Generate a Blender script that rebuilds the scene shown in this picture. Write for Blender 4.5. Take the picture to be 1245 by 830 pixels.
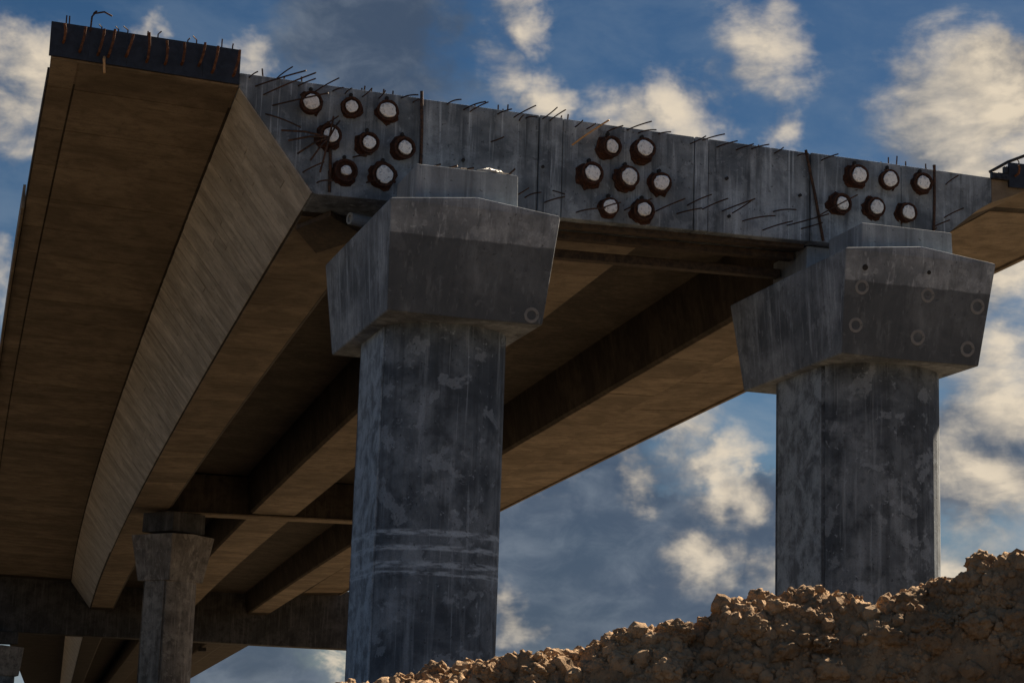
import bpy, bmesh, math, random
from mathutils import Vector, Matrix, noise
random.seed(7)
R = math.radians
scene = bpy.context.scene
for o in list(bpy.data.objects): bpy.data.objects.remove(o)
COL = scene.collection

# ------------------------------------------------------------------ camera
CAM = Vector((-8.197, -31.466, -6.515)); PITCH, ROLL, YAW = .199, .033, .296
fw = Vector((math.sin(YAW)*math.cos(PITCH), math.cos(YAW)*math.cos(PITCH), math.sin(PITCH)))
rt = Vector((math.cos(YAW), -math.sin(YAW), 0)); up = rt.cross(fw)
rt, up = rt*math.cos(ROLL)+up*math.sin(ROLL), up*math.cos(ROLL)-rt*math.sin(ROLL)
cd = bpy.data.cameras.new('camera'); cam = bpy.data.objects.new('camera', cd); COL.objects.link(cam)
m = Matrix.Identity(4)
for i in range(3): m[i][0], m[i][1], m[i][2], m[i][3] = rt[i], up[i], -fw[i], CAM[i]
cam.matrix_world = m
cd.sensor_width = 36; cd.lens = 2400/1245*36; cd.clip_start = .05; cd.clip_end = 20000
scene.camera = cam

# ------------------------------------------------------------------ sky, sun, exposure
SUN_AZ, SUN_EL = R(57), R(38)            # azimuth from +Y towards +X
world = bpy.data.worlds.new('World'); scene.world = world; world.use_nodes = True
NT = world.node_tree; NT.nodes.clear()

class G:
    """tiny node-graph helper"""
    def __init__(s, nt): s.nt = nt
    def n(s, t, **k):
        nd = s.nt.nodes.new(t)
        for a, b in k.items(): setattr(nd, a, b)
        return nd
    def put(s, sock, v):
        if isinstance(v, bpy.types.NodeSocket): s.nt.links.new(v, sock)
        elif v is not None:
            if sock.type == 'RGBA' and len(v) == 3: v = (*v, 1)
            sock.default_value = v
    def math(s, op, a, b=None, c=None, clamp=False):
        nd = s.n('ShaderNodeMath', operation=op, use_clamp=clamp)
        for i, v in enumerate((a, b, c)):
            if v is not None: s.put(nd.inputs[i], v)
        return nd.outputs[0]
    def vmath(s, op, a, b=None, sc=None):
        nd = s.n('ShaderNodeVectorMath', operation=op)
        s.put(nd.inputs[0], a)
        if b is not None: s.put(nd.inputs[1], b)
        if sc is not None: s.put(nd.inputs['Scale'], sc)
        return nd.outputs['Value'] if op in ('DISTANCE', 'LENGTH', 'DOT_PRODUCT') else nd.outputs[0]
    def noise(s, vec, scale, detail=6, rough=.55, dist=0, col=False, lac=2):
        nd = s.n('ShaderNodeTexNoise'); s.put(nd.inputs['Vector'], vec)
        nd.inputs['Scale'].default_value = scale; nd.inputs['Detail'].default_value = detail
        nd.inputs['Roughness'].default_value = rough; nd.inputs['Distortion'].default_value = dist
        nd.inputs['Lacunarity'].default_value = lac
        return nd.outputs['Color' if col else 'Fac']
    def ramp(s, v, a, b, lo=0, hi=1, smooth=True):
        nd = s.n('ShaderNodeMapRange', interpolation_type='SMOOTHSTEP' if smooth else 'LINEAR')
        for i, x in enumerate((v, a, b, lo, hi)): s.put(nd.inputs[i], x)
        return nd.outputs[0]
    def mix(s, f, a, b, mode='MIX'):
        nd = s.n('ShaderNodeMix', data_type='RGBA', blend_type=mode)
        s.put(nd.inputs[0], f); s.put(nd.inputs[6], a); s.put(nd.inputs[7], b)
        return nd.outputs[2]
    def mapping(s, vec, scale=(1, 1, 1), rot=(0, 0, 0), loc=(0, 0, 0)):
        nd = s.n('ShaderNodeMapping'); s.put(nd.inputs[0], vec)
        nd.inputs['Location'].default_value = loc; nd.inputs['Rotation'].default_value = rot; nd.inputs['Scale'].default_value = scale
        return nd.outputs[0]
    def sep(s, v):
        nd = s.n('ShaderNodeSeparateXYZ'); s.put(nd.inputs[0], v); return nd.outputs

def sky_dir(az, el):
    az, el = R(az), R(el); return (math.sin(az)*math.cos(el), math.cos(az)*math.cos(el), math.sin(el))

g = G(NT)
D = g.n('ShaderNodeTexCoord').outputs['Generated']
nis = g.n('ShaderNodeTexSky', sky_type='NISHITA', sun_disc=False, sun_elevation=SUN_EL, sun_rotation=SUN_AZ,
          air_density=1.0, dust_density=.3, ozone_density=3.5, altitude=300)
hs = g.n('ShaderNodeHueSaturation'); hs.inputs['Saturation'].default_value = 1.27; hs.inputs['Value'].default_value = .225
NT.links.new(nis.outputs[0], hs.inputs['Color'])
clear = hs.outputs[0]
SKY = .055
# cloud field: (azimuth, elevation, radius) of the cumulus seen, all in degrees; noise fills the rest of the sky
BRIGHT = [(17.0,20.6,.9,1),(16.4,19.2,.9,.8),(17.6,18.6,.8,.9),(24.6,20.0,1.3,.95),(21.6,18.4,1.2,1),(20.2,17.9,1.1,.95),(22.2,18.0,1.0,.9),(24.6,17.9,.6,.8),
          (30.0,17.8,1.9,1.2),(30.4,16.4,1.6,1.15),(29.2,19.0,.8,.9),(31.6,17.2,1.5,.9),(2.2,18.0,1.3,1.1),(1.9,16.9,1.1,1),(1.9,12.2,.9,.8),(9.0,18.6,.8,.7),(5.3,19.6,.6,.8),
          (20.9,7.8,.7,.85),(23.4,7.9,.85,.95),(22.2,8.9,.8,.7),(22.9,5.4,.9,.85),(25.0,5.0,.9,.75),(17.4,3.4,.8,.8),(30.2,7.2,1.8,.95),(29.6,5.0,1.3,.9),
          (31.2,10.3,1.6,1.0),(31.0,13.3,1.2,.9),(18.0,8.2,1.0,.7),(29.9,9.2,1.0,.8)]
DARK = [(21.8,6.8,.8),(19.6,7.0,1.6),(28.8,7.9,1.1),(31,8.4,1.3),(18.9,6.1,3.0),(20.4,4.6,2.8),(17.6,4.4,1.9),(22.7,6.3,1.1),(30.0,8.6,1.2),(31.4,18.6,1.0),(12.6,20.3,2.0),(24.4,6.6,1.0),(25.2,4.0,1.5),(9,3,2.5)]
wn = g.noise(D, 20, 2, .6, col=True); wn2 = g.noise(D, 75, 3, .6, col=True)
warp = g.vmath('ADD', D, g.vmath('SCALE', g.vmath('SUBTRACT', wn, (.5, .5, .5)), sc=.045))
warp = g.vmath('ADD', warp, g.vmath('SCALE', g.vmath('SUBTRACT', wn2, (.5, .5, .5)), sc=.022))
def blobs(lst, vec):
    acc = None
    for b in lst:
        d = g.vmath('DISTANCE', vec, sky_dir(b[0], b[1]))
        v = g.ramp(d, 0, R(b[2])*2.5, b[3] if len(b) > 3 else 1, 0)
        acc = v if acc is None else g.math('MAXIMUM', acc, v)
    return acc
flat = g.mapping(D, (1, 1, 2.1))
n1 = g.noise(flat, 15, 6, .6, .25)
n2 = g.noise(flat, 7.0, 4, .55, .2)
n3 = g.noise(g.mapping(D, (1, 1, 1.6), loc=(.3, .1, .02)), 38, 5, .6, .4)
elev = g.sep(D)[2]
sd = Vector(sky_dir(54, 34))-Vector(sky_dir(17, 11)); sd = sd.normalized()*.020     # step towards the sun
bb = blobs(BRIGHT, warp); bb2 = blobs(BRIGHT, g.vmath('ADD', warp, tuple(sd))); db = blobs(DARK, warp)
n1s = g.noise(g.mapping(g.vmath('ADD', D, tuple(sd*.8)), (1, 1, 2.1)), 15, 4, .6, .25)
low = g.ramp(elev, .05, .24, 1, 0)
def add(*v):
    acc = v[0]
    for x in v[1:]: acc = g.math('ADD', acc, x)
    return acc
def mul(a, b): return g.math('MULTIPLY', a, b)
# slate-grey stratocumulus, heavier towards the horizon
slate = g.ramp(add(mul(db, .72), mul(n1, .62), mul(low, .07), mul(n3, .30)), .60, 1.0)
veil = g.math('MULTIPLY', g.ramp(elev, .0, .30, .85, .18), g.ramp(n1, .32, .68, .15, 1.3), clamp=True)   # thin haze between the clouds
dens = add(mul(bb, .60), mul(n1, .72), mul(n3, .26))
cum = g.ramp(dens, .68, 1.16)
lit = g.math('ADD', .46, mul(add(mul(g.math('SUBTRACT', bb, bb2), 1.15), mul(g.math('SUBTRACT', n1, n1s), 2.4), mul(g.math('SUBTRACT', n3, .5), 1.0)), 1.0), clamp=True)
K = .37/SKY
c_veil = tuple(K*v for v in (.235, .295, .36)); c_sl0 = tuple(K*v for v in (.052, .076, .120)); c_sl1 = tuple(K*v for v in (.145, .175, .220))
c_lo = tuple(K*v for v in (.165, .180, .205)); c_hi = tuple(K*v for v in (.74, .63, .48))
col = g.mix(veil, clear, c_veil)
col = g.mix(mul(slate, .90), col, g.mix(g.ramp(add(mul(n2, .6), mul(n3, .55)), .50, .82), c_sl0, c_sl1))
edge = mul(mul(g.ramp(slate, .06, .30), g.ramp(slate, .75, .35)), g.ramp(n3, .46, .66))
col = g.mix(mul(mul(edge, low), .75), col, c_hi)          # sunlit fringes of the grey banks
col = g.mix(mul(cum, .92), col, g.mix(lit, c_lo, c_hi))
bg = g.n('ShaderNodeBackground'); bg.inputs['Strength'].default_value = SKY
NT.links.new(col, bg.inputs['Color'])
NT.links.new(bg.outputs[0], g.n('ShaderNodeOutputWorld').inputs['Surface'])

sl = bpy.data.lights.new('sun', 'SUN'); sl.energy = 5.0; sl.angle = R(.6); sl.color = (1, .84, .64)
world.cycles.sampling_method = 'MANUAL'; world.cycles.sample_map_resolution = 512
sun = bpy.data.objects.new('sun', sl); COL.objects.link(sun)
sdir = Vector((math.sin(SUN_AZ)*math.cos(SUN_EL), math.cos(SUN_AZ)*math.cos(SUN_EL), math.sin(SUN_EL)))
sun.rotation_euler = sdir.to_track_quat('Z', 'Y').to_euler(); sun.location = (60, 60, 80)

vs = scene.view_settings; vs.view_transform = 'Standard'; vs.look = 'None'; vs.exposure = 1.55; vs.gamma = 1; vs.use_curve_mapping = False

# ------------------------------------------------------------------ materials
def new_mat(name):
    mt = bpy.data.materials.new(name); mt.use_nodes = True; nt = mt.node_tree
    return mt, G(nt), nt.nodes['Principled BSDF'], nt.nodes['Material Output']
def bump(g, bsdf, h, strength, dist):
    b = g.n('ShaderNodeBump'); b.inputs['Strength'].default_value = strength; b.inputs['Distance'].default_value = dist
    g.put(b.inputs['Height'], h); g.nt.links.new(b.outputs[0], bsdf.inputs['Normal'])

def concrete(name, a, b, dark=.55, streak=.5, patch=.5, grain_axis=None, rand=0.0, lift=None, bands=None, scale=1.0, bstr=.5, rough=.85, blotch=0, side=None):
    mt, g, bs, out = new_mat(name)
    co = g.n('ShaderNodeTexCoord').outputs['Object']
    n_big = g.noise(co, .7*scale, 4, .6, .5); n_mid = g.noise(co, 3.0*scale, 5, .65, .3); n_fine = g.noise(co, 34, 3, .7)
    n_st = g.noise(g.mapping(co, (5.5, 5.5, .35)), 1.0, 4, .62)
    c = g.mix(g.ramp(n_big, .36, .66), a, b)
    c = g.mix(g.math('MULTIPLY', g.ramp(n_mid, .42, .70), patch), c, tuple(v*dark for v in a))
    c = g.mix(g.math('MULTIPLY', g.ramp(n_st, .50, .72), streak), c, tuple(v*dark*.8 for v in a))
    c = g.mix(g.math('MULTIPLY', g.ramp(n_st, .46, .26), streak*.8), c, tuple(min(1, v*1.7) for v in b))
    n_s2 = g.noise(g.mapping(co, (16, 16, .5), loc=(2, 5, 0)), 1.0, 3, .6)
    c = g.mix(g.math('MULTIPLY', g.ramp(n_s2, .60, .74), streak*.7), c, tuple(min(1, v*1.8) for v in b))
    if blotch:
        nb = g.noise(co, 2.3, 5, .62, .25)
        c = g.mix(g.math('MULTIPLY', g.ramp(nb, .57, .62), blotch*.7), c, tuple(min(1, v*1.5) for v in b))
        nb2 = g.noise(g.mapping(co, loc=(3, 7, 1)), 7.5, 3, .6, .5)
        c = g.mix(g.math('MULTIPLY', g.ramp(nb2, .66, .70), blotch*.7), c, tuple(min(1, v*1.9) for v in b))
    z = g.sep(co)[2]
    if side:                                   # flat sides painted paler, standing in for skylight from the side
        f = g.math('MULTIPLY', g.ramp(g.math('ABSOLUTE', g.sep(co)[0]), side-.03, side-.012), g.ramp(g.math('ABSOLUTE', g.sep(co)[1]), .9, .86))
        c = g.mix(g.math('MULTIPLY', f, g.ramp(n_mid, .36, .62, .95, .25)), c, tuple(min(1, v*1.75) for v in b))
    if lift is not None:                       # darker lower pour with a wavering day joint
        zz = g.math('ADD', z, g.math('MULTIPLY', g.math('SUBTRACT', n_mid, .5), .10))
        f = g.ramp(zz, lift+.015, lift-.015)
        f = g.math('MULTIPLY', f, g.ramp(g.math('ADD', g.sep(co)[1], g.math('MULTIPLY', z, .244)), -2.012, -2.022))   # only the front shutter stained
        c = g.mix(g.math('MULTIPLY', f, .72), c, tuple(v*.36 for v in a))
    if bands:
        for (zc, w) in bands:                  # scraped lime bands left by the form clamps
            d = g.math('ABSOLUTE', g.math('SUBTRACT', z, g.math('ADD', zc, g.math('MULTIPLY', g.math('SUBTRACT', n_mid, .5), .022))))
            f = g.math('MULTIPLY', g.ramp(d, w, w*.35), g.ramp(g.noise(g.mapping(co, (1.6, 1.6, 9)), 2.0, 5, .6), .38, .58))
            c = g.mix(g.math('MULTIPLY', f, .75), c, tuple(min(1, v*2.1) for v in b))
    if grain_axis:                             # sawn-board grain printed into the concrete
        ng = g.noise(g.mapping(co, grain_axis), 1.0, 5, .6)
        c = g.mix(g.math('MULTIPLY', g.ramp(ng, .52, .74), .30), c, tuple(v*.45 for v in a))
        c = g.mix(g.math('MULTIPLY', g.ramp(ng, .46, .28), .22), c, tuple(min(1, v*1.35) for v in b))
    if rand:
        oi = g.n('ShaderNodeObjectInfo').outputs['Random']
        hv = g.n('ShaderNodeHueSaturation'); g.put(hv.inputs['Color'], c)
        g.put(hv.inputs['Value'], g.ramp(oi, 0, 1, 1-rand, 1+rand, False)); c = hv.outputs[0]
    pits = g.ramp(g.noise(co, 16, 1, .5), .70, .76)
    c = g.mix(g.math('MULTIPLY', pits, .55), c, tuple(v*.3 for v in a))
    c = g.mix(g.math('MULTIPLY', g.ramp(n_fine, .35, .7), .25), c, tuple(v*.6 for v in a))
    g.put(bs.inputs['Base Color'], c); bs.inputs['Roughness'].default_value = rough
    bs.inputs['Specular IOR Level'].default_value = .3
    h = g.math('ADD', g.math('ADD', g.math('MULTIPLY', n_mid, .6), g.math('MULTIPLY', n_fine, .35)), g.math('MULTIPLY', pits, -.9))
    bump(g, bs, h, bstr, .02)
    return mt

def simple(name, a, b, scale=20, rough=.7, metal=0, bs_=.4, lo=.35, hi=.65, dist=.01, rand=0):
    mt, g, bs, out = new_mat(name)
    co = g.n('ShaderNodeTexCoord').outputs['Object']
    n = g.noise(co, scale, 4, .65, .4)
    c = g.mix(g.ramp(n, lo, hi), a, b)
    if rand:
        hv = g.n('ShaderNodeHueSaturation'); g.put(hv.inputs['Color'], c)
        g.put(hv.inputs['Value'], g.ramp(g.n('ShaderNodeObjectInfo').outputs['Random'], 0, 1, 1-rand, 1+rand, False)); c = hv.outputs[0]
    g.put(bs.inputs['Base Color'], c)
    bs.inputs['Roughness'].default_value = rough; bs.inputs['Metallic'].default_value = metal
    bump(g, bs, n, bs_, dist)
    return mt

M = {}
GREY_A, GREY_B = (.140, .165, .195), (.37, .415, .465)
M['cap'] = concrete('cap_concrete', GREY_A, GREY_B, lift=1.20, streak=.55, patch=.45, blotch=.35)
M['shaft'] = concrete('shaft_concrete', (.072, .094, .122), (.24, .29, .345), streak=.55, patch=.7, blotch=.6, side=1.03, bands=[(-3.36, .07), (-3.60, .06), (-3.86, .075), (-4.0, .05)])
M['shaft2'] = concrete('weathered_shaft_concrete', (.080, .098, .120), (.25, .29, .33), streak=.5, patch=.85, blotch=.6, side=1.10)
M['far_pier'] = concrete('stained_pier_concrete', (.17, .15, .13), (.33, .30, .26), streak=.6, patch=.8, blotch=.5)
M['pedestal'] = concrete('pedestal_concrete', (.24, .27, .30), (.36, .40, .43), streak=.55, patch=.3)
M['end'] = concrete('end_face_concrete', (.125, .155, .19), (.37, .43, .49), streak=.75, patch=.5, blotch=.25, rand=.10)
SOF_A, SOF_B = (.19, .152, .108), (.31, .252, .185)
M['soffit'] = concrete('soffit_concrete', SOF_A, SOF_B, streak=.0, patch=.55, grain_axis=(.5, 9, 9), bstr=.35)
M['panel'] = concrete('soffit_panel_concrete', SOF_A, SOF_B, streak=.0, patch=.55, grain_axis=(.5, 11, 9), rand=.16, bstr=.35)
M['web'] = concrete('board_marked_concrete', (.40, .37, .32), (.58, .545, .485), streak=0, patch=.5, grain_axis=(2, 14, 2), rand=.13, bstr=.5, blotch=.3)
M['rib'] = concrete('shaded_bay_concrete', (.042, .034, .026), (.085, .070, .053), streak=.5, patch=.7, bstr=.4)  # shade of the recesses painted in as a dark base, plus dark stains
M['dark_con'] = concrete('dark_concrete', (.05, .048, .045), (.10, .095, .09), streak=.7, patch=.7)  # darker grey for the crosshead and the far pedestals
M['rust'] = simple('rust', (.022, .010, .006), (.080, .029, .013), 26, .85, .15, .6)
M['rebar'] = simple('rebar_steel', (.03, .022, .018), (.11, .055, .032), 18, .7, .4, .4, rand=.3)
M['rebar_rust'] = simple('rusty_rebar', (.075, .028, .012), (.19, .075, .03), 18, .8, .2, .4, rand=.3)
M['bright_bar'] = simple('fresh_orange_rust', (.50, .27, .10), (.66, .40, .18), 24, .75, .1, .4)
M['plug'] = simple('white_plug', (.42, .45, .48), (.92, .94, .95), 16, .95, 0, .9, dist=.03, lo=.28, hi=.52, rand=.08)
M['form'] = simple('navy_formwork', (.006, .009, .018), (.016, .022, .038), 6, .55, .0, .3)
M['timber'] = simple('dark_timber', (.030, .022, .016), (.075, .052, .034), 9, .85, 0, .5)
M['steel'] = simple('dark_steel', (.02, .022, .026), (.06, .06, .062), 12, .5, .7, .3)
M['ring'] = concrete('grout_ring', (.17, .18, .19), (.30, .31, .32), streak=0, patch=.3)
M['hole'] = simple('dark_hole', (.012, .012, .013), (.03, .03, .03), 20, .9)
M['plastic'] = simple('crumpled_plastic', (.75, .74, .70), (.92, .90, .85), 16, .35, 0, 1.0, dist=.05)

def soil(name, a, b, c3):
    mt, g, bs, out = new_mat(name)
    co = g.n('ShaderNodeTexCoord').outputs['Object']
    geo = g.n('ShaderNodeNewGeometry').outputs['Position']
    n1 = g.noise(geo, 2.2, 4, .65, .4); n2 = g.noise(geo, 24, 5, .7, .3); n3 = g.noise(geo, 120, 2, .7)
    c = g.mix(g.ramp(n1, .35, .65), a, b)
    c = g.mix(g.ramp(n2, .48, .72, 0, .75), c, c3)
    hv = g.n('ShaderNodeHueSaturation'); g.put(hv.inputs['Color'], c)
    g.put(hv.inputs['Value'], g.ramp(g.n('ShaderNodeObjectInfo').outputs['Random'], 0, 1, .82, 1.15, False))
    g.put(bs.inputs['Base Color'], hv.outputs[0]); bs.inputs['Roughness'].default_value = .95
    bs.inputs['Specular IOR Level'].default_value = .15
    bump(g, bs, g.math('ADD', n2, g.math('MULTIPLY', n3, .4)), .8, .02)
    return mt
M['soil'] = soil('clay_soil', (.265, .168, .093), (.41, .276, .16), (.12, .072, .038))
M['clod'] = soil('dry_clay_clod', (.275, .175, .098), (.42, .285, .168), (.13, .078, .042))
M['ground'] = soil('sandy_ground', (.072, .056, .040), (.105, .082, .058), (.054, .041, .028))

# ------------------------------------------------------------------ object helpers
def link(name, me, mat=None, parent=None, loc=None):
    o = bpy.data.objects.new(name, me); COL.objects.link(o)
    if mat and me is not None and not me.materials: me.materials.append(M[mat])
    if parent: o.parent = parent
    if loc is not None: o.location = loc
    return o
def tag(o, label=None, cat=None, group=None, kind=None):
    for k, v in (('label', label), ('category', cat), ('group', group), ('kind', kind)):
        if v: o[k] = v
    return o
def empty(name, loc, rz=0):
    o = bpy.data.objects.new(name, None); COL.objects.link(o); o.location = loc; o.rotation_euler.z = rz
    o.empty_display_size = .3
    return o
def mesh_from(bm, name, smooth=False):
    me = bpy.data.meshes.new(name); bmesh.ops.recalc_face_normals(bm, faces=bm.faces); bm.to_mesh(me); bm.free()
    if smooth: me.polygons.foreach_set('use_smooth', [True]*len(me.polygons))
    return me
def prism(bm, ring0, ring1):
    """closed solid between two equal rings of points"""
    a = [bm.verts.new(p) for p in ring0]; b = [bm.verts.new(p) for p in ring1]; n = len(a)
    bm.faces.new(a[::-1]); bm.faces.new(b)
    for i in range(n): bm.faces.new((a[i], a[(i+1) % n], b[(i+1) % n], b[i]))
def loft(bm, rings, close=True):
    vs = [[bm.verts.new(p) for p in r] for r in rings]; n = len(vs[0])
    for k in range(len(vs)-1):
        for i in range(n): bm.faces.new((vs[k][i], vs[k][(i+1) % n], vs[k+1][(i+1) % n], vs[k+1][i]))
    if close: bm.faces.new(vs[0][::-1]); bm.faces.new(vs[-1])
def box(bm, x0, x1, y0, y1, z0, z1):
    prism(bm, [(x0, y0, z0), (x1, y0, z0), (x1, y1, z0), (x0, y1, z0)], [(x0, y0, z1), (x1, y0, z1), (x1, y1, z1), (x0, y1, z1)])
def bevel(bm, w, seg=2):
    bmesh.ops.bevel(bm, geom=list(bm.edges), offset=w, segments=seg, affect='EDGES', profile=.5, clamp_overlap=True)
def tube(bm, pts, r, n=6, r1=None):
    rings = []
    for i, p in enumerate(pts):
        p = Vector(p); a = Vector(pts[max(0, i-1)]); b = Vector(pts[min(len(pts)-1, i+1)]); d = (b-a).normalized()
        s = d.orthogonal().normalized(); t = d.cross(s); rr = r if r1 is None else r+(r1-r)*i/(len(pts)-1)
        if i == 0: s0 = s
        else:
            s = (s0-d*s0.dot(d)).normalized(); t = d.cross(s)
        rings.append([p+(s*math.cos(2*math.pi*k/n)+t*math.sin(2*math.pi*k/n))*rr for k in range(n)])
    loft(bm, rings)

# ------------------------------------------------------------------ ground
GZ = -8.15
bm = bmesh.new(); N = 64
cv = bm.verts.new((0, 40, GZ)); prev = None
rad = [30, 80, 200, 600, 2000, 6000]
rings = [[bm.verts.new((r*math.cos(2*math.pi*i/N), 40+r*math.sin(2*math.pi*i/N), GZ)) for i in range(N)] for r in rad]
for i in range(N): bm.faces.new((cv, rings[0][i], rings[0][(i+1) % N]))
for k in range(len(rad)-1):
    for i in range(N): bm.faces.new((rings[k][i], rings[k+1][i], rings[k+1][(i+1) % N], rings[k][(i+1) % N]))
tag(link('ground', mesh_from(bm, 'ground'), 'ground'), kind='structure')

# ------------------------------------------------------------------ bridge path: deck runs away from the camera, falling and curving to the right
def W(x, y, z):
    q = min(y, 100); s = .041*q+.00019*q*q+.079*max(0, y-100); dz = -.015*y
    return Vector((x+s, y, z+dz))
def top_z(x): return 4.36-.011*(x+3.48)
def sof_z(x): return 2.40+.018*(x+2.1)

FRONT = .30          # the plane of the cut end face
deck = empty('bridge_deck', W(3.7, FRONT, 2.4))
tag(deck, 'unfinished concrete bridge deck overhead with ribs below and anchor studs in its end face', 'bridge deck')
def local(me, par):
    off = par.location
    for v in me.vertices: v.co -= off
    return me
def part(name, bm, mat, par, smooth=False):
    root = par
    o = link(name, local(mesh_from(bm, name, smooth), root), mat, par); return o
def sweep(bm, section, ys):
    """section: list of (x, z) or function of y; swept along the deck path"""
    loft(bm, [[W(x, y, z) for x, z in section] for y in ys])
def yrange(a, b, st):
    n = max(1, round((b-a)/st)); return [a+(b-a)*i/n for i in range(n+1)]

END = 1.45
def tipl(y): return -6.58-.022*min(y, 110)            # the left wing widens with distance
TIPL, TIPR, ROOTL, ROOTR = -6.58, 14.15, -3.48, 10.86
def build_span(par, y0, y1, first):
    ys = yrange(y0, y1, 3)
    # slab with both cantilevers
    bm = bmesh.new()
    sec = [(TIPL, 4.20), (TIPL, 4.43), (ROOTL, top_z(ROOTL)), (ROOTR, top_z(ROOTR)), (TIPR, 4.36), (TIPR, 4.16), (11.56, 4.02),
           (ROOTR, 3.72), (8.2, 3.92), (4.2, 3.94), (2.4, 3.94), (-.7, 3.96), (ROOTL+.02, 4.11)]
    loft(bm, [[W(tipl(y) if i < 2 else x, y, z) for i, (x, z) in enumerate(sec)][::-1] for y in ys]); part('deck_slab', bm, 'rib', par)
    # three longitudinal ribs
    a = sof_z
    ribs = [[(-3.47, 4.13), (-2.125, 2.425), (-2.10, a(-2.1)), (-.72, a(-.7)), (-.62, a(-.6)+.08), (-.35, 3.99)],
            [(2.25, 3.99), (2.42, a(2.4)+.06), (2.50, a(2.5)), (4.22, a(4.2)), (4.3, a(4.3)+.06), (4.5, 3.99)],
            [(7.85, 3.99), (8.08, a(8.1)+.06), (8.16, a(8.1)), (9.45, a(9.4)), (9.55, a(9.5)+.06), (10.05, 3.13), (10.5, 3.52), (10.9, 3.76), (10.9, 3.99)]]
    for i, sec in enumerate(ribs):
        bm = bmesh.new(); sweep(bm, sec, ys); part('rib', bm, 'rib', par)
    return ribs
build_span(deck, END, 99.7, True)
# cantilever wings start at the end face, left and right of the end block
bm = bmesh.new(); sweep(bm, [(TIPL, 4.20), (ROOTL, 4.11), (ROOTL, top_z(ROOTL)), (TIPL, 4.43)], [FRONT+.02, END]); part('wing_slab', bm, 'soffit', deck)
bm = bmesh.new(); sweep(bm, [(ROOTR, 3.72), (11.56, 4.02), (TIPR, 4.16), (TIPR, 4.36), (ROOTR, top_z(ROOTR))], [FRONT+.02, END]); part('wing_slab', bm, 'soffit', deck)

# end blocks butted side by side, their joints are the vertical lines of the end face
cuts = [-.29, 1.86, 2.30, 4.81, 5.08, 7.10, 8.95]
lx = [ROOTL]+cuts+[ROOTR]
for i in range(len(lx)-1):
    x0, x1 = lx[i]+.006, lx[i+1]-.006; dy = random.uniform(0, .012)+(0.03 if i in (1, 3, 5) else 0)
    bm = bmesh.new()
    if i == 0: sec = [(x0, 4.115), (-2.125, 2.425), (-2.09, sof_z(-2.09)), (x1, sof_z(x1)), (x1, top_z(x1)), (x0, top_z(x0))]
    elif i == len(lx)-2: sec = [(x0, sof_z(x0)), (9.5, sof_z(9.5)), (10.05, 3.13), (10.5, 3.52), (x1, 3.72), (x1, top_z(x1)), (x0, top_z(x0))]
    else: sec = [(x0, sof_z(x0)), (x1, sof_z(x1)), (x1, top_z(x1)), (x0, top_z(x0))]
    sweep(bm, sec, [FRONT+dy, END+.0])
    bevel(bm, .018, 2)
    part('end_block', bm, 'end', deck)

# cross diaphragm at the middle pier
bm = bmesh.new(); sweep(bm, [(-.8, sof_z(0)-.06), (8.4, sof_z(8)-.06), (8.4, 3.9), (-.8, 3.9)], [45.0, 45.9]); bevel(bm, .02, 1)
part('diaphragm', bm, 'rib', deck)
bm = bmesh.new(); sweep(bm, [(-.8, sof_z(0)-.12), (8.4, sof_z(8)-.12), (8.4, sof_z(8)-.065), (-.8, sof_z(0)-.065)], [44.9, 45.95]); part('lit_edge_strip', bm, 'soffit', deck)  # paler strip added as the diaphragm's lit lower edge
# kerb beam along the left edge, set out a little from the slab
bm = bmesh.new(); loft(bm, [[W(tipl(y)+dx, y, z) for dx, z in ((-.06, 4.12), (-.004, 4.12), (-.004, 4.62), (-.06, 4.62))] for y in yrange(9.5, 99, 3)]); part('kerb_beam', bm, 'soffit', deck)
bm = bmesh.new(); sweep(bm, [(TIPR+.004, 4.10), (TIPR+.10, 4.10), (TIPR+.10, 4.6), (TIPR+.004, 4.6)], yrange(3, 99, 3)); part('kerb_beam', bm, 'soffit', deck)

# soffit panels: shuttering-board fields left in the concrete
def panel(par, xa, za, xb, zb, y0, y1, mat='panel', name='soffit_panel', off=None, gap=.012, da=0, db=0):
    """thin proud field on the surface strip from (xa,za) to (xb,zb); outward normal is to the left of a->b, pointing down"""
    d = Vector((xb-xa, zb-za)); L = d.length; d /= L; nrm = Vector((d.y, -d.x))
    if nrm.y > 0: nrm = -nrm
    o = random.uniform(.008, .016) if off is None else off
    a = (xa+d.x*gap, za+d.y*gap); b = (xb-d.x*gap, zb-d.y*gap)
    inn = -.02
    bm = bmesh.new()
    def q(p, k): return (p[0]+nrm.x*k, p[1]+nrm.y*k)
    oa = o+random.uniform(-.003, .003)
    secs = [q(a, inn), q(b, inn), q(b, o), q(a, oa)]
    r0 = [W(x, y0+gap, z) for x, z in secs]; r1 = [W(x+(da, db, db, da)[i], y1-gap, z) for i, (x, z) in enumerate(secs)]
    prism(bm, r0, r1); return part(name, bm, mat, par)
y = FRONT+.03; k = 0
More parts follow.
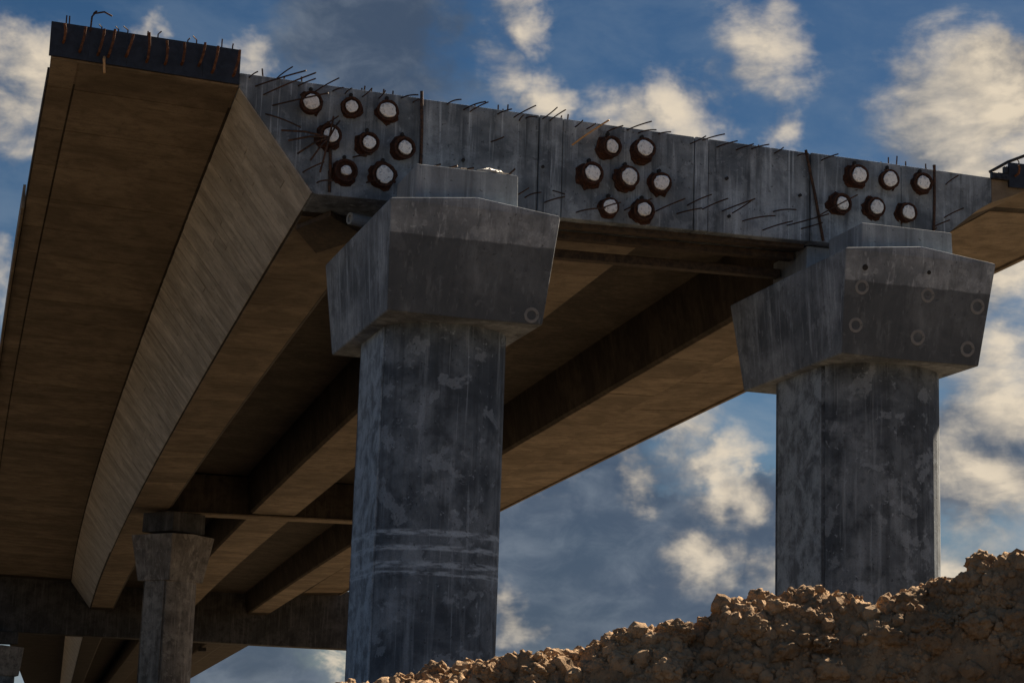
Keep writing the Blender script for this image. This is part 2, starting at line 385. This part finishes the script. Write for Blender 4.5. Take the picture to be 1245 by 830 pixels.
while y < 97:
    st = 2.35 if k else 1.4
    y1 = min(y+st, 97.5)
    def zl(x): return 4.20+(x-TIPL)/(ROOTL-TIPL)*(4.11-4.20)
    panel(deck, tipl(y)+.01, 4.20, tipl(y)+.46, 4.20-.013, y, y1, gap=.018, da=tipl(y1)-tipl(y), db=tipl(y1)-tipl(y))
    panel(deck, tipl(y)+.46, 4.20-.013, ROOTL-.02, 4.112, y, y1, gap=.018, da=tipl(y1)-tipl(y))
    if y > END-.2 or y < 60:
        ya = max(y, FRONT+.03)
        panel(deck, -2.105, sof_z(-2.105), -.73, sof_z(-.73), max(ya, END), y1) if y1 > END+.3 else None
    if y1 > END+.3:
        ya = max(y, END)
        panel(deck, 2.51, sof_z(2.51), 4.21, sof_z(4.21), ya, y1)
        panel(deck, 8.17, sof_z(8.17), 9.44, sof_z(9.44), ya, y1)
        panel(deck, 11.58, 4.022, TIPR, 4.16, ya, y1)
    y = y1; k += 1
# inclined outer web: boards run up the slope, each with its own relief
y = FRONT+.02
xa, za, xb, zb = -3.46, 4.10, -2.13, 2.418
while y < 62:
    st = random.choice((.22, .3, .3, .38, .5)) * (1 if y < 25 else 1.7)
    y1 = y+st
    cutp = random.random()
    if cutp < .45:
        t = random.uniform(.25, .75); xm, zm = xa+(xb-xa)*t, za+(zb-za)*t
        panel(deck, xa, za, xm, zm, y, y1, 'web', 'web_board', random.uniform(.004, .018), .004)
        panel(deck, xm, zm, xb, zb, y, y1, 'web', 'web_board', random.uniform(.004, .018), .004)
    else:
        panel(deck, xa, za, xb, zb, y, y1, 'web', 'web_board', random.uniform(.004, .018), .004)
    y = y1
bm = bmesh.new()
sweep(bm, [(-3.45, 4.11), (-3.46, 4.095), (-2.17, 2.455), (-2.15, 2.47)], yrange(62, 99.5, 3)); part('web_face', bm, 'web', deck)

# ---- anchorages: rusty stub through a plate, white plug in its mouth
def ring_pts(r, y, n=20, jit=0, seed=0):
    rnd = random.Random(seed)
    return [(r*(1+rnd.uniform(-jit, jit))*math.cos(2*math.pi*i/n), y, r*(1+rnd.uniform(-jit, jit))*math.sin(2*math.pi*i/n)) for i in range(n)]
stubs, plugs = [], []
for v in range(4):
    bm = bmesh.new()
    # plate with cut corners
    s = .17+.015*v; c = .06
    pl = [(-s+c, -s), (s-c, -s), (s, -s+c), (s, s-c), (s-c, s), (-s+c, s), (-s, s-c), (-s, -s+c)]
    rq = random.Random(60+v); nn = 18                    # ragged rust-stained mortar collar round the plate
    rg = [.235*(1+rq.uniform(-.14, .16)) for _ in range(nn)]
    cs = [(math.cos(2*math.pi*i/nn), math.sin(2*math.pi*i/nn)) for i in range(nn)]
    loft(bm, [[(r*c_*1.06, .02, r*s_*1.06) for r, (c_, s_) in zip(rg, cs)], [(r*c_, -.02-rq.uniform(0, .02), r*s_) for r, (c_, s_) in zip(rg, cs)]])
    prism(bm, [(x, -.015, z) for x, z in pl], [(x, -.060, z) for x, z in pl])
    # hollow stub with a flared mouth
    j = .035
    prof = [(.205, -.04), (.19, -.12), (.185, -.20), (.205, -.235), (.205, -.262), (.165, -.262), (.155, -.19)]
    loft(bm, [ring_pts(r, yy, 20, j*.6, v*7+i) for i, (r, yy) in enumerate(prof)], close=False)
    bm.faces.new([bm.verts.new(p) for p in ring_pts(.16, -.195, 20, 0, v)])
    stubs.append(mesh_from(bm, 'anchorage'))
    bm = bmesh.new()
    rnd = random.Random(v+40)
    prof = [(.150, -.19), (.152, -.27), (.138, -.284), (.085, -.284+rnd.uniform(-.012, .012)), (.035, -.286)]
    loft(bm, [ring_pts(r, yy, 18, .09, v*11+i+3) for i, (r, yy) in enumerate(prof)])
    plugs.append(mesh_from(bm, 'plug', True))
for me in stubs: me.materials.append(M['rust'])
for me in plugs: me.materials.append(M['plug'])
ANCH = [(-2.23, 3.96), (-1.53, 3.97), (-.90, 3.98), (-1.90, 3.40), (-1.22, 3.37), (-.60, 3.36), (-1.59, 2.82), (-.92, 2.84),
        (3.15, 3.84), (3.80, 3.85), (2.81, 3.29), (3.49, 3.31), (4.14, 3.28), (3.19, 2.74), (3.82, 2.74),
        (8.0, 3.87), (8.67, 3.88), (9.35, 3.89), (7.65, 3.30), (8.36, 3.31), (9.03, 3.29)]
for i, (x, z) in enumerate(ANCH):
    a = link('anchorage', stubs[i % 4], None, deck, Vector((x, FRONT+.02, z))-deck.location)
    a.rotation_euler = (random.uniform(-.12, .12), random.uniform(0, 6.28) if i % 3 else 0, random.uniform(-.12, .12))
    sc = random.uniform(.84, 1.02); ps = random.uniform(.82, 1.05)
    if i in (6,): ps = .6
    if i in (4, 1): ps = .80
    if i in (13,): sc = .8
    a.scale = (sc, sc*random.uniform(.65, .9), sc)
    pg = link('plug', plugs[(i*3+1) % 4], None, a); pg.scale = (ps, random.uniform(.92, 1.04), ps*random.uniform(.9, 1.08)); pg.rotation_euler.y = random.uniform(0, 6)
    if i == 6: tag(pg, 'grey dirty plug')
    # small air-bleed hole above each anchorage
    if i < 18:
        bm = bmesh.new(); tube(bm, [(0, .03, 0), (0, -.03, 0)], .035, 8)
        h = link('bleed_pipe', mesh_from(bm, 'bleed_pipe'), 'hole', deck, Vector((x-.01, FRONT, z+.275*sc))-deck.location) if top_z(x) > z+.3 else None

# ---- reinforcement sticking out of the end face
bars = []
for v in range(5):
    rnd = random.Random(100+v); L = 1.0; pts = []
    bend = (.02, .05, -.03, .09, .0)[v]; side = (.12, .02, .2, .06, -.08)[v]
    for i in range(6):
        t = i/5; pts.append((side*t*t*.6, .05-L*t, -bend*t*t))
    bm = bmesh.new(); tube(bm, pts, .0125, 6); bars.append(mesh_from(bm, 'rebar'))
def rebar(x, z, L, pitch=0, yaw=0, v=None, mat='rebar', par=deck, y=FRONT+.03, thick=1.0, roll=0):
    v = random.randrange(5) if v is None else v
    key = (v, mat)
    if key not in rb_cache:
        me = bars[v].copy(); me.materials.clear(); me.materials.append(M[mat]); rb_cache[key] = me
    o = link('rebar', rb_cache[key], None, par, Vector((x, y, z))-par.location)
    o.rotation_euler = (pitch, roll, yaw); o.scale = (thick, L*.8, thick)
    return o
rb_cache = {}
# along the top edge
x = -3.3
while x < 7.4:
    rebar(x, top_z(x)-random.uniform(.03, .16), random.uniform(.4, 1.0), random.uniform(-.08, .10), random.uniform(.0, .28))
    x += random.choice((.22, .3, .38, .46, .62))
for i, (x, z, L, p, yw) in enumerate([(-3.2, 4.15, 1.5, -.1, .6), (-3.05, 4.02, 1.7, -.15, .55), (-2.9, 3.85, 1.4, -.1, .8), (-3.0, 3.7, 1.1, .3, .7),
        (-2.02, 3.6, .9, .0, .3), (-1.45, 3.12, .8, .1, .2), (-1.2, 2.7, .6, 0, .3), (-2.3, 2.75, .9, .0, .15), (-2.05, 2.6, .8, 0, .2)]):
    rebar(x, z, L, p, yw, v=i % 5, thick=1.1)
# tendon strands fanning out of one anchorage
for (dx, dz, k) in ((-.80, .06, .05), (-.68, -.12, .0), (-.52, -.34, -.03), (-.30, -.44, -.06), (-.12, -.62, -.04), (.06, .38, -.05), (.16, .30, -.1)):
    bm = bmesh.new(); tube(bm, [(-1.93, .02, 3.33), (-1.93+dx*.5, .02+k, 3.33+dz*.5+.03), (-1.93+dx, .1+k, 3.33+dz)], .017, 6); part('tendon_strand', bm, 'rebar', deck)
# diagonal bars low on the middle panels
x = 4.5
while x < 7.5:
    rebar(x, sof_z(x)+random.uniform(.1, .5), random.uniform(.9, 2.0), random.uniform(-.08, .08), random.uniform(.04, .2)); x += random.choice((.2, .28, .4))
x = 1.3
while x < 4.4:
    rebar(x, sof_z(x)+random.uniform(.08, .35), random.uniform(.6, 1.4), random.uniform(-.05, .1), random.uniform(.05, .2)); x += random.choice((.35, .45, .6))
for x, z in ((1.0, 3.7), (1.5, 4.15), (2.05, 4.2), (.6, 4.2), (2.15, 2.95), (9.9, 3.95), (9.85, 3.3), (9.45, 2.9), (9.62, 3.1)):
    rebar(x, z, random.uniform(.4, .9), random.uniform(-.5, .4), random.uniform(-.3, .5))
# the one fresh orange bar beside the middle group
b = rebar(2.50, 3.83, 1.0, -.52, .72, v=2, mat='bright_bar', thick=1.3); tag(b, 'bright orange rusted bar')
# rusty tie bars on the blocks (vertical rods standing in front of the joints)
for (xa, za, xb, zb) in ((-.31, 4.42, -.26, 3.08), (6.98, 4.25, 7.35, 2.58), (9.62, 4.28, 9.60, 2.85), (-1.86, 3.2, -1.83, 2.45)):
    bm = bmesh.new(); tube(bm, [(xa, .24, za), ((xa+xb)/2+.01, .25, (za+zb)/2), (xb, .27, zb)], .028, 8); part('tie_rod', bm, 'rebar', deck)
# starter bars above the deck surface
for i in range(26):
    x = random.uniform(-3.2, 10.2); bm = bmesh.new(); h = random.uniform(.08, .22)
    yy = FRONT+random.uniform(.1, .5)
    tube(bm, [(x, yy, top_z(x)-.03), (x+random.uniform(-.03, .03), yy, top_z(x)+h)], .014, 5); part('starter_bar', bm, 'rebar', deck)
# form-tie holes in the end blocks
for x, z in ((1.95, 3.35), (5.45, 3.55), (6.9, 3.4), (.5, 3.3), (5.5, 2.85)):
    bm = bmesh.new(); tube(bm, [(0, .03, 0), (0, -.016, 0)], .03, 8); link('tie_hole', mesh_from(bm, 'tie_hole'), 'hole', deck, Vector((x, FRONT, z))-deck.location)

# ------------------------------------------------------------------ end formwork on the cantilever wings
def formwork(name, x0, x1, zb0, zb1, zt0, zt1, yf, label, studs):
    fmw = empty(name, ((x0+x1)/2, yf, zb1)); tag(fmw, label, 'formwork')
    n = 5
    for i in range(n):
        a, b = i/n, (i+1)/n; g_ = .0015
        xa, xb = x0+(x1-x0)*a+g_, x0+(x1-x0)*b-g_
        L = lambda p, q, t: p+(q-p)*t
        dy = random.uniform(0, .008)
        bm = bmesh.new()
        prism(bm, [(xa, yf-dy, L(zb0, zb1, a)), (xb, yf-dy, L(zb0, zb1, b)), (xb, yf-dy, L(zt0, zt1, b)), (xa, yf-dy, L(zt0, zt1, a))],
              [(xa, yf+.05, L(zb0, zb1, a)), (xb, yf+.05, L(zb0, zb1, b)), (xb, yf+.05, L(zt0, zt1, b)), (xa, yf+.05, L(zt0, zt1, a))])
        part('form_board', bm, 'form', fmw)
    for i in range(studs):
        t = (i+.5)/studs; x = x0+(x1-x0)*t+random.uniform(-.07, .07)
        zt = zt0+(zt1-zt0)*t; zb = zb0+(zb1-zb0)*t
        bm = bmesh.new(); z0_ = zb+random.uniform(.12, .25); lean = random.uniform(-.02, .09)
        up_ = random.uniform(-.02, .12)
        tube(bm, [(x, yf, z0_), (x+.01, yf-.10, z0_+.02), (x+.02+lean*.5, yf-.14, (z0_+zt)/2), (x+lean, yf-.15, zt+up_-.08)], .024, 6)
        part('rebar', bm, 'rebar_rust', fmw)
    for i in range(studs):
        x = x0+(x1-x0)*(i+random.random())/studs; zt = zt0+(zt1-zt0)*(i+.5)/studs; h = random.uniform(.05, .17)
        bm = bmesh.new(); tube(bm, [(x, yf+.07, zt-.1), (x, yf+.07, zt+h*.6), (x+random.uniform(-.08, .08), yf+.05, zt+h)], .012, 5); part('rebar', bm, 'rebar', fmw)
    return fmw
fl = formwork('end_formwork', TIPL-.03, ROOTL+.01, 4.22, 4.125, 4.80, 4.73, FRONT-.06, 'dark navy formwork strip with rusty bars closing the left deck wing', 11)
bm = bmesh.new(); tube(bm, [(-5.98, .2, 4.7), (-5.97, .2, 4.95), (-5.90, .18, 5.06), (-5.96, .18, 5.0), (-5.78, .16, 5.05), (-5.65, .15, 4.99)], .016, 5); part('wire_loop', bm, 'rebar', fl)
bm = bmesh.new(); tube(bm, [(-5.72, .24, 4.3), (-5.73, .12, 4.22), (-5.71, .10, 3.98)], .022, 6); tag(part('rebar', bm, 'bright_bar', fl), 'orange bar hanging below the strip')
fr = formwork('end_formwork', ROOTR+.35, TIPR+.03, 4.04, 4.15, 4.52, 4.60, FRONT-.06, 'dark formwork box with a bent bracket on the right deck wing', 9)
bm = bmesh.new(); box(bm, 10.85, 11.25, .24, .34, 4.17, 4.30); box(bm, 11.12, 11.2, .24, .34, 4.30, 4.44); bevel(bm, .01, 1); part('bracket_block', bm, 'steel', fr)
bm = bmesh.new(); tube(bm, [(11.0, .6, 4.40), (11.35, .5, 4.62), (11.75, .45, 4.80), (11.80, .45, 4.80), (11.82, .45, 4.5)], .03, 8); part('bracket_arm', bm, 'steel', fr)

# dark shoring timbers strapped under the middle of the end block
for i, (z, y0, h, x0, x1) in enumerate(((2.44, .55, .10, .66, 7.1), (2.36, .95, .13, .66, 7.1), (2.18, 1.55, .16, .66, 7.1))):
    bm = bmesh.new()
    prism(bm, [(x0, y0, z-h+.02), (x1, y0, z-h+.13), (x1, y0, z+.13), (x0, y0, z+.02)], [(x0, y0+.22, z-h+.02), (x1, y0+.22, z-h+.13), (x1, y0+.22, z+.13), (x0, y0+.22, z+.02)])
    bevel(bm, .012, 1); me = mesh_from(bm, 'shoring_timber'); o = link('shoring_timber', me, 'timber')
    tag(o, ('dark thin shoring timber nearest the end face, under its bottom edge', 'dark shoring timber in the middle of the three under the end face', 'lowest black shoring timber of the three under the end face')[i], 'timber', 'timbers under the end face')

# ------------------------------------------------------------------ piers
def cap_mesh(WT, WB, DT, DB, H, GR, bev=.028):
    bm = bmesh.new()
    B = [(-WB/2, -DB/2, 0), (0, -DB/2, 0), (WB/2, -DB/2, 0), (WB/2, DB/2, 0), (0, DB/2, 0), (-WB/2, DB/2, 0)]
    T = [(-WT/2, -DT/2, H), (0, -DT/2, H+GR), (WT/2, -DT/2, H), (WT/2, DT/2, H), (0, DT/2, H+GR), (-WT/2, DT/2, H)]
    b = [bm.verts.new(p) for p in B]; t = [bm.verts.new(p) for p in T]
    bm.faces.new(b[::-1]); bm.faces.new((t[0], t[1], t[4], t[5])); bm.faces.new((t[1], t[2], t[3], t[4]))
    bm.faces.new((b[0], b[1], b[2], t[2], t[1], t[0])); bm.faces.new((b[3], b[4], b[5], t[5], t[4], t[3]))
    bm.faces.new((b[2], b[3], t[3], t[2])); bm.faces.new((b[5], b[0], t[0], t[5]))
    bevel(bm, bev, 2); return mesh_from(bm, 'pier_cap')
def shaft_mesh(w, a, sag, z0, z1=.03, groove=.05):
    pts = []; n = 16
    def arc(sign):
        r = (w*w+sag*sag)/(2*sag); c = a+sag-r; th = math.asin(w/r)
        return [(r*math.sin(-th+2*th*i/n), -(c+r*math.cos(-th+2*th*i/n))) for i in range(n+1)]
    fr_ = arc(1)                                   # from (-w,-a) round the front to (w,-a)
    pts += [(-w, -a+.09), (-w+groove, -a+.075), (-w+groove, -a+.012), (-w+.012, -a-.004)]+fr_[1:-1]+[(w-.012, -a-.004), (w-groove, -a+.012), (w-groove, -a+.075), (w, -a+.09)]
    bk = [(-x, -y) for x, y in fr_]
    pts += [(w, a-.09), (w-groove, a-.075), (w-groove, a-.012), (w-.012, a+.004)]+bk[1:-1]+[(-w+.012, a+.004), (-w+groove, a-.012), (-w+groove, a-.075), (-w, a-.09)]
    bm = bmesh.new(); zs = [z1+(z0-z1)*i/12 for i in range(13)]
    loft(bm, [[(x, y, z) for x, y in pts] for z in zs[::-1]])
    me = mesh_from(bm, 'pier_shaft'); return me
def pedestal_mesh(w, d, h, taper=.06, skirt=.15):
    bm = bmesh.new()
    prism(bm, [(-w/2, -d/2, 0), (w/2, -d/2, 0), (w/2, d/2, 0), (-w/2, d/2, 0)], [(-w/2+taper*.3, -d/2+taper*.3, h), (w/2-taper*.3, -d/2+taper*.3, h), (w/2-taper*.3, d/2, h), (-w/2+taper*.3, d/2, h)])
    bevel(bm, .022, 2); return mesh_from(bm, 'bearing_pedestal')
H, GR = 1.713, .158
CAPM = cap_mesh(2.8, 2.56, 4.9, 4.063, H, GR)
SHM = shaft_mesh(1.03, .9, .62, GZ-.3)
SHM2 = shaft_mesh(1.10, 1.0, .62, GZ-.3)
def pier(loc, rz, label, mats, ped_tops, cap=None, shaft=None, rings=()):
    p = empty('bridge_pier', loc, rz); tag(p, label, 'pier', 'concrete piers holding up the deck')
    cm = (cap or CAPM).copy(); cm.materials.clear(); cm.materials.append(M[mats[1]]); c = link('cap', cm, None, p)
    sm = (shaft or SHM).copy(); sm.materials.clear(); sm.materials.append(M[mats[0]]); link('shaft', sm, None, p)
    for (px, py, w, d, ztop) in ped_tops:
        z0 = 1.60 if cap is None else ztop-.75
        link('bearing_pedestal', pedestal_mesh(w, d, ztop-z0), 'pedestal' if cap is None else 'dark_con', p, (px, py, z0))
    for (x, z, r, kind) in rings:                  # grouted form-tie rings on the front of the cap
        t = z/H; yf = -(4.063/2+(4.9-4.063)/2*t)
        bm = bmesh.new(); n = 18; ang = math.atan2((4.9-4.063)/2, H)
        def rr(q, d): return [(q*math.cos(2*math.pi*i/n)*(1+.06*math.sin(i*3.1)), d, q*math.sin(2*math.pi*i/n)) for i in range(n)]
        if kind == 'ring': loft(bm, [rr(r, .01), rr(r*.95, -.006), rr(r*.62, -.007), rr(r*.55, .01)], close=False)
        else: loft(bm, [rr(r*.5, .01), rr(r*.5, -.008), rr(r*.2, -.010)])
        o = link('tie_ring' if kind == 'ring' else 'tie_hole', mesh_from(bm, 'tie_ring'), 'ring' if kind == 'ring' else 'hole', c, (x, yf, z)); o.rotation_euler.x = ang
    return p
p1 = pier((0, 0, 0), 0, 'tall grey pier in front of the deck, with pale scraped bands round its shaft', ('shaft', 'cap'),
     [(-.02, -1.27, 1.74, 1.3, 2.47), (0, 1.25, 1.2, 1.5, 2.41)], rings=[(1.08, .14, .13, 'ring')])
p2 = pier((7.725, -.279, -.048), -.008, 'tall grey pier rising behind the highest part of the dirt mound, rings on its cap', ('shaft2', 'cap'),
     [(.02, -1.27, 1.74, 1.3, 2.33), (0, 1.55, 1.2, 1.5, 2.58)], shaft=SHM2, rings=[(-1.02, 1.42, .10, 'hole'), (-1.04, 1.10, .13, 'ring'), (-1.08, .48, .13, 'ring'), (.18, 1.08, .13, 'ring'), (.08, .38, .14, 'ring'), (1.13, .98, .14, 'ring'), (1.03, .27, .14, 'ring'), (.16, 1.45, .07, 'hole')])
CAPF = cap_mesh(2.25, 1.75, 2.25, 1.75, 1.75, .05); SHF = shaft_mesh(.80, .62, .26, GZ+1.0-.3)
pier((1.78, 45.2, -1.0), R(36), 'slender brown-stained pier far under the deck with a square flared cap', ('far_pier', 'far_pier'), [(.0, 0, 1.7, 1.7, 2.62)], CAPF, SHF)
pier((-1.62, 99.6, -3.55), R(0), 'farthest dark pier under the crosshead beam at the left picture edge', ('shaft2', 'far_pier'), [(.0, -.6, 2.0, 1.6, 2.72)], cap_mesh(2.8, 2.4, 3.4, 2.8, 1.75, .12), shaft_mesh(1.0, .8, .34, GZ+3.55-.3))

# small litter on the pedestals
bm = bmesh.new(); bmesh.ops.create_icosphere(bm, subdivisions=3, radius=1)
for v in bm.verts:
    n_ = noise.noise(v.co*2.2+Vector((5, 1, 2)))+.5*noise.noise(v.co*6); v.co *= 1+.45*n_; v.co.z = max(v.co.z, -.35)
me = mesh_from(bm, 'plastic_sheet'); o = link('plastic_sheet', me, 'plastic', None, (.42, -1.75, 2.50)); o.scale = (.22, .10, .07)
tag(o, 'crumpled pale plastic scrap lying on the bearing pedestal', 'plastic scrap')
for i, (x, y_, ln, a, t) in enumerate(((-.55, -1.7, .35, .4, .5), (-.3, -1.75, .3, -.5, .25), (.0, -1.8, .25, .2, .4), (.72, -1.8, .28, .1, .9))):
    bm = bmesh.new(); tube(bm, [(-ln/2, 0, 0), (0, .02, .02), (ln/2*math.cos(t), 0, ln/2*math.sin(t)+.01)], .017, 6)
    o = link('steel_offcut', mesh_from(bm, 'steel_offcut'), 'rebar', None, (x, y_, 2.488)); o.rotation_euler.z = a
    tag(o, ('bent steel offcut at the left end of the pedestal top', 'short steel offcut second from the left on the pedestal', 'short steel offcut just left of the plastic scrap', 'upturned steel offcut right of the plastic scrap')[i], 'steel offcut', 'offcuts on the pedestal')
# plank and pipe end wedged between rib and cap
bm = bmesh.new()
prism(bm, [(-2.0, 2.3, 2.26), (-1.62, 1.1, 2.26), (-.7, 2.3, 2.26), (-1.3, 3.9, 2.26)], [(-2.0, 2.3, 2.36), (-1.62, 1.1, 2.36), (-.7, 2.3, 2.36), (-1.3, 3.9, 2.36)]); bevel(bm, .01, 1)
o = link('plank_offcut', mesh_from(bm, 'plank_offcut'), 'timber'); tag(o, 'black plywood offcut pressed under the rib beside the pier cap', 'plywood')
bm = bmesh.new(); prof = [(.10, 0), (.10, .5), (.075, .5)]
loft(bm, [ring_pts(.06, .03, 14), ring_pts(.06, 0, 14), ring_pts(.105, 0, 14), ring_pts(.105, .6, 14)])
o = link('pipe_end', mesh_from(bm, 'pipe_end'), 'pedestal', None, (-1.36, .75, 2.16)); o.rotation_euler = (0, 0, R(-70)); tag(o, 'short grey pipe end poking out beside the cap top', 'pipe')

# ------------------------------------------------------------------ crosshead beam and the next span
bm = bmesh.new()
prism(bm, [(-9, 99.8, -.72), (27, 99.8, -.95), (27, 99.8, 2.95), (-9, 99.8, 2.95)], [(-9, 101.8, -.72), (27, 101.8, -.95), (27, 101.8, 2.95), (-9, 101.8, 2.95)]); bevel(bm, .05, 2)
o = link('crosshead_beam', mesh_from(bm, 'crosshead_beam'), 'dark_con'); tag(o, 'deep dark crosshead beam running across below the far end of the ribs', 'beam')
deck2 = empty('bridge_deck', W(3.7, 102, 2.4)); tag(deck2, 'far bridge deck span curving away beyond the dark crosshead beam', 'bridge deck')
build_span(deck2, 102, 330, False)
bm = bmesh.new(); sweep(bm, [(-3.46, 4.12), (-3.49, 4.10), (-2.19, 2.44), (-2.15, 2.46)], yrange(102.2, 329, 3)); part('web_face', bm, 'web', deck2)
for x, y_ in ((3.35, 128), (3.0, 142)):
    bm = bmesh.new(); c0 = W(x+5.2, y_, sof_z(8.6)-.05); box(bm, c0.x-.3, c0.x+.3, c0.y-.5, c0.y+.5, c0.z-.25, c0.z+.2); bevel(bm, .03, 1); part('drain_box', bm, 'hole', deck2)

# ------------------------------------------------------------------ dirt mound in front of the camera
VD = Vector((math.sin(YAW), math.cos(YAW), 0)); LD = Vector((math.cos(YAW), -math.sin(YAW), 0))
CREST = [(-9, -8.3), (-4, -7.7), (-2.2, -7.1), (-1.2, -6.68), (-.9, -6.50), (-.68, -6.35), (-.38, -6.27), (-.08, -6.24), (.07, -6.20), (.44, -6.10), (.74, -6.03), (.9, -6.05), (1.05, -5.98), (1.28, -5.88), (1.6, -5.84), (1.95, -5.785), (2.1, -5.78), (2.3, -5.73), (2.6, -5.66), (3.4, -5.47), (5, -5.3), (8, -5.6), (12, -7.2), (15, -8.3)]
def crest(l):
    if l <= CREST[0][0]: return CREST[0][1]
    for (a, za), (b, zb) in zip(CREST, CREST[1:]):
        if l <= b: return za+(zb-za)*(l-a)/(b-a)
    return CREST[-1][1]
def base_h(l, v):
    """height of the mound at lateral l and distance v from the viewpoint"""
    vc = 9.0+.15*math.sin(l*1.7)+.1*math.sin(l*4.1+1); h = crest(l)-GZ; d = v-vc
    if d < 0: f = h-(.10*-d+1.35*(-d)**2/(.36-d))
    else: f = h-d*.10-d*d*.07
    return max(f, -.25)
def mh(l, v):
    b = base_h(l, v); p = Vector((l, v, 0))
    if b < 0: amp = .3
    else: amp = 1
    n_ = .075*noise.fractal(p*1.5, 1, 2, 3)+.075*noise.fractal(p*4.3+Vector((3, 0, 0)), 1, 2, 4)+.05*(.5-abs(noise.noise(p*8.0)))+.040*(.4-abs(noise.noise(p*17.0+Vector((5, 2, 0)))))+.030*noise.fractal(p*30, 1, 2, 3)
    return GZ+b+n_*amp
def wpos(l, v, z): q = LD*l+VD*v; return Vector((CAM.x+q.x, CAM.y+q.y, z))
def axis(lo, a, b, hi, fine, coarse):
    out = []; x = lo
    while x < hi:
        out.append(x)
        if a <= x <= b: x += fine
        else:
            d = (a-x) if x < a else (x-b); x += min(coarse, fine+d*.18) if x > b else max(fine, min(coarse, d*.18))
    out.append(hi); return out
ls = axis(-9, -1.3, 2.9, 15, .013, .5); vs_ = axis(4.0, 7.7, 9.5, 16, .013, .5)
verts = []; faces = []
for v in vs_:
    for l in ls: verts.append(wpos(l, v, mh(l, v)))
nl = len(ls)
for j in range(len(vs_)-1):
    for i in range(nl-1):
        k = j*nl+i; faces.append((k, k+1, k+nl+1, k+nl))
me = bpy.data.meshes.new('earth_mound'); me.from_pydata(verts, [], faces); me.update()
me.polygons.foreach_set('use_smooth', [True]*len(me.polygons))
mound = link('earth_mound', me, 'soil'); tag(mound, kind='structure')

# clods
clods = []
for v in range(14):
    rnd = random.Random(v*13+1); off = Vector((rnd.uniform(-9, 9), rnd.uniform(-9, 9), rnd.uniform(-9, 9)))
    bm = bmesh.new(); bmesh.ops.create_icosphere(bm, subdivisions=4, radius=1)
    planes = [(Vector((rnd.gauss(0, 1), rnd.gauss(0, 1), rnd.gauss(0, 1))).normalized(), rnd.uniform(.55, .85)) for _ in range(9)]
    for vt in bm.verts:
        p = vt.co.copy()
        for nr, dd in planes:                     # broken facets
            e = p.dot(nr)-dd
            if e > 0: p -= nr*e*.35
        p *= 1+.36*noise.fractal(p*2.1+off, 1, 2, 4)+.30*(.35-abs(noise.noise(p*3.2+off)))+.16*(.3-abs(noise.noise(p*7.5+off)))+.07*noise.noise(p*15+off)
        vt.co = (p.x*1.15, p.y, p.z*.85)
    clods.append(mesh_from(bm, 'clod', v % 2 == 0))
for me in clods: me.materials.append(M['clod'])
rnd = random.Random(5)
spots = []
for i in range(9000):
    l = rnd.uniform(-1.2, 2.8)
    d = rnd.gauss(-.1, .22) if rnd.random() < .45 else rnd.uniform(-1.35, .35)
    v = 9.0+.15*math.sin(l*1.7)+.1*math.sin(l*4.1+1)+d
    s = min(.062, .0060*(1/max(.010, rnd.random()))**.66)
    spots.append((s, l, v))
spots.sort(reverse=True)
small = bmesh.new(); sv, sf = [], []
lowv = []
for v in range(6):
    bm = bmesh.new(); bmesh.ops.create_icosphere(bm, subdivisions=2, radius=1)
    for vt in bm.verts: vt.co *= 1+.4*noise.noise(vt.co*1.6+Vector((v*3, 0, 1)))
    bm.verts.ensure_lookup_table(); lowv.append(([x.co.copy() for x in bm.verts], [[q.index for q in f.verts] for f in bm.faces])); bm.free()
for i, (s, l, v) in enumerate(spots):
    z = mh(l, v); pos = wpos(l, v, z+s*rnd.uniform(-.85, .12))
    rot = Matrix.Rotation(rnd.uniform(0, 6.28), 3, 'Z') @ Matrix.Rotation(rnd.uniform(-.6, .6), 3, 'X')
    if i < 295:
        o = link('clod', clods[rnd.randrange(14)], None, mound, pos); o.rotation_euler = rot.to_euler(); k = rnd.uniform(.85, 1.2); o.scale = (s*k, s, s*rnd.uniform(.8, 1.15))
    else:
        pv, pf = lowv[rnd.randrange(6)]; b0 = len(sv)
        sv += [pos+rot @ (c*s) for c in pv]; sf += [[q+b0 for q in f] for f in pf]
small.free()
me = bpy.data.meshes.new('loose_soil'); me.from_pydata(sv, [], sf); me.update()
o = link('loose_soil', me, 'clod', mound); tag(o, kind='stuff')

scene.render.engine = 'CYCLES'
scene.cycles.max_bounces = 5; scene.cycles.diffuse_bounces = 3; scene.cycles.glossy_bounces = 2
